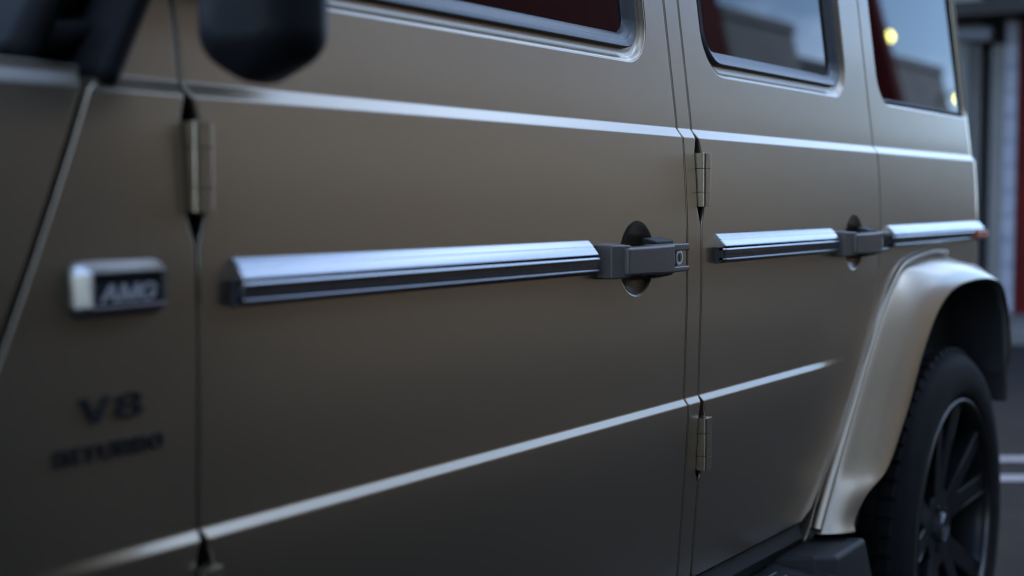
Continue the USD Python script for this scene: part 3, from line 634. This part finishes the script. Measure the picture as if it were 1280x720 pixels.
# --- wheels
def lathe(prof, n=96):
    prof = np.asarray(prof, float); th = np.linspace(0, 2 * np.pi, n, endpoint=False); k = len(prof)
    V = np.array([(r * math.cos(t), y, r * math.sin(t)) for t in th for r, y in prof]); F = []
    for i in range(n):
        j = (i + 1) % n
        for q in range(k - 1): a, b, c, d = i * k + q, i * k + q + 1, j * k + q + 1, j * k + q; F += [[a, b, c], [a, c, d]]
    m = trimesh.Trimesh(V, F, process=False); return m
def wheel(hx, hy, side, label):
    w = group_part('wheel', car, label)
    UsdGeom.Xformable(w).AddTranslateOp().Set(Gf.Vec3d(hx, hy, HUBZ))
    if side > 0: UsdGeom.Xformable(w).AddRotateZOp().Set(180.0)
    # outer face at y = 0, inside towards +y
    ty = [(.283, .012), (.288, .002), (.300, -.006), (.322, -.010), (.340, -.0085), (.343, -.0065), (.346, -.0075), (.364, -.003), (.377, .008), (.3835, .020), (.3855, .030), (.3865, .048), (.387, .052), (.384, .054), (.384, .062), (.387, .064), (.3875, .095), (.384, .097), (.384, .107), (.395, .109), (.395, .15), (.395, .20), (.392, .262), (.384, .285), (.36, .298), (.30, .295), (.283, .285)]
    ty_m = lathe(ty[::-1], 120)
    tyre = obj('tyre', ty_m, 'tyre', w, smooth=35)
    lug = []
    for i in range(66):
        t = 2 * np.pi * i / 66
        for y0_, y1_ in ((.018, .047), (.066, .093)):
            b = hull_p([(x_, y_, z_) for x_ in (.378, .3965 if y0_ > .05 else .3945) for y_ in (y0_ + (0 if x_ < .39 else .006 if y0_ < .05 else .001), y1_) for z_ in (-.0140, .0140)])
            v, f, _ = meshkit.arrays(b); c, s = math.cos(t), math.sin(t); lug.append((np.column_stack([v[:, 0] * c - v[:, 2] * s, v[:, 1], v[:, 0] * s + v[:, 2] * c]), f))
    obj('tread', cat_(*lug), 'tyre', w, smooth=False)
    obj('rim_barrel', lathe([(.262, .10), (.258, .26), (.284, .285), (.284, .012), (.2815, .004), (.277, .003), (.272, .009), (.266, .030), (.262, .10)][::-1], 96), 'rim', w, smooth=40)
    obj('rim_lip', lathe([(.2855, .006), (.2835, -.002), (.279, -.0035), (.2755, -.0005), (.2745, .006)][::-1], 96), 'rim_lip', w, smooth=60)
    for i in range(5):
        a0 = math.radians(90 + 72 * i + 8)
        for da in (-.235, .235):
            a1 = a0 + da; a2 = a0 + da * .45
            p0 = np.array([.075 * math.cos(a2), 0, .075 * math.sin(a2)]); p1 = np.array([.272 * math.cos(a1), 0, .272 * math.sin(a1)])
            tn = np.array([-(p1 - p0)[2], 0, (p1 - p0)[0]]); tn /= np.linalg.norm(tn)
            sp = hull_r([p0 + tn * s * .021 + [0, y_, 0] for s in (-1, 1) for y_ in (.040, .065)] + [p1 + tn * s * .0190 + [0, y_, 0] for s in (-1, 1) for y_ in (.014, .05)] + [(p0 * .4 + p1 * .6) + tn * s * .0180 + [0, .030, 0] for s in (-1, 1)], .0035)
            obj('spoke', sp, 'rim', w, smooth=40)
            s = 1 if da > 0 else -1
            e = hull_r([p0 * .85 + p1 * .15 + tn * s * .0195 + [0, .0350, 0], p1 * .98 + tn * s * .0195 + [0, .0100, 0]], .0018)
            obj('spoke_edge', e, 'rim_lip', w, smooth=50)
    obj('hub', cat_(cyl((0, .036, 0), (0, .08, 0), .088, 40, .004), *[cyl((.046 * math.cos(t), .032, .046 * math.sin(t)), (.046 * math.cos(t), .05, .046 * math.sin(t)), .009, 12, .001) for t in np.radians(np.arange(5) * 72 + 40)]), 'rim', w, smooth=40)
    cap = obj('hub_cap', cyl((0, .026, 0), (0, .05, 0), .034, 40, .003), 'insert', w, smooth=40)
    rg = lathe([(.0300, .0255), (.0285, .0228), (.0265, .0232), (.0262, .0258)][::-1], 48)
    star = [hull_p([(math.cos(t) * .027, .0235, math.sin(t) * .027), (math.cos(t + 1.9) * .0045, .0252, math.sin(t + 1.9) * .0045), (math.cos(t - 1.9) * .0045, .0252, math.sin(t - 1.9) * .0045), (0, .0225, 0), (0, .0258, 0)]) for t in np.radians([90, 210, 330])]
    obj('cap_emblem', cat_(rg, *star), 'dim_chrome', cap, smooth=40)
    obj('brake_disc', lathe([(.06, .12), (.21, .12), (.21, .155), (.06, .155)][::-1], 64), 'disc', w, smooth=30)
    return w
wheel(HUBX, -.038, -1, 'black multi-spoke rear wheel under the flare')
wheel(HUBF, -.038, -1, 'black multi-spoke front wheel')
wheel(HUBX, BW + .052, 1, 'far rear wheel'); wheel(HUBF, BW + .052, 1, 'far front wheel')
obj('underbody', bx(-.6, 3.3, .30, BW - .30, .34, .60, .03), 'inner', car)
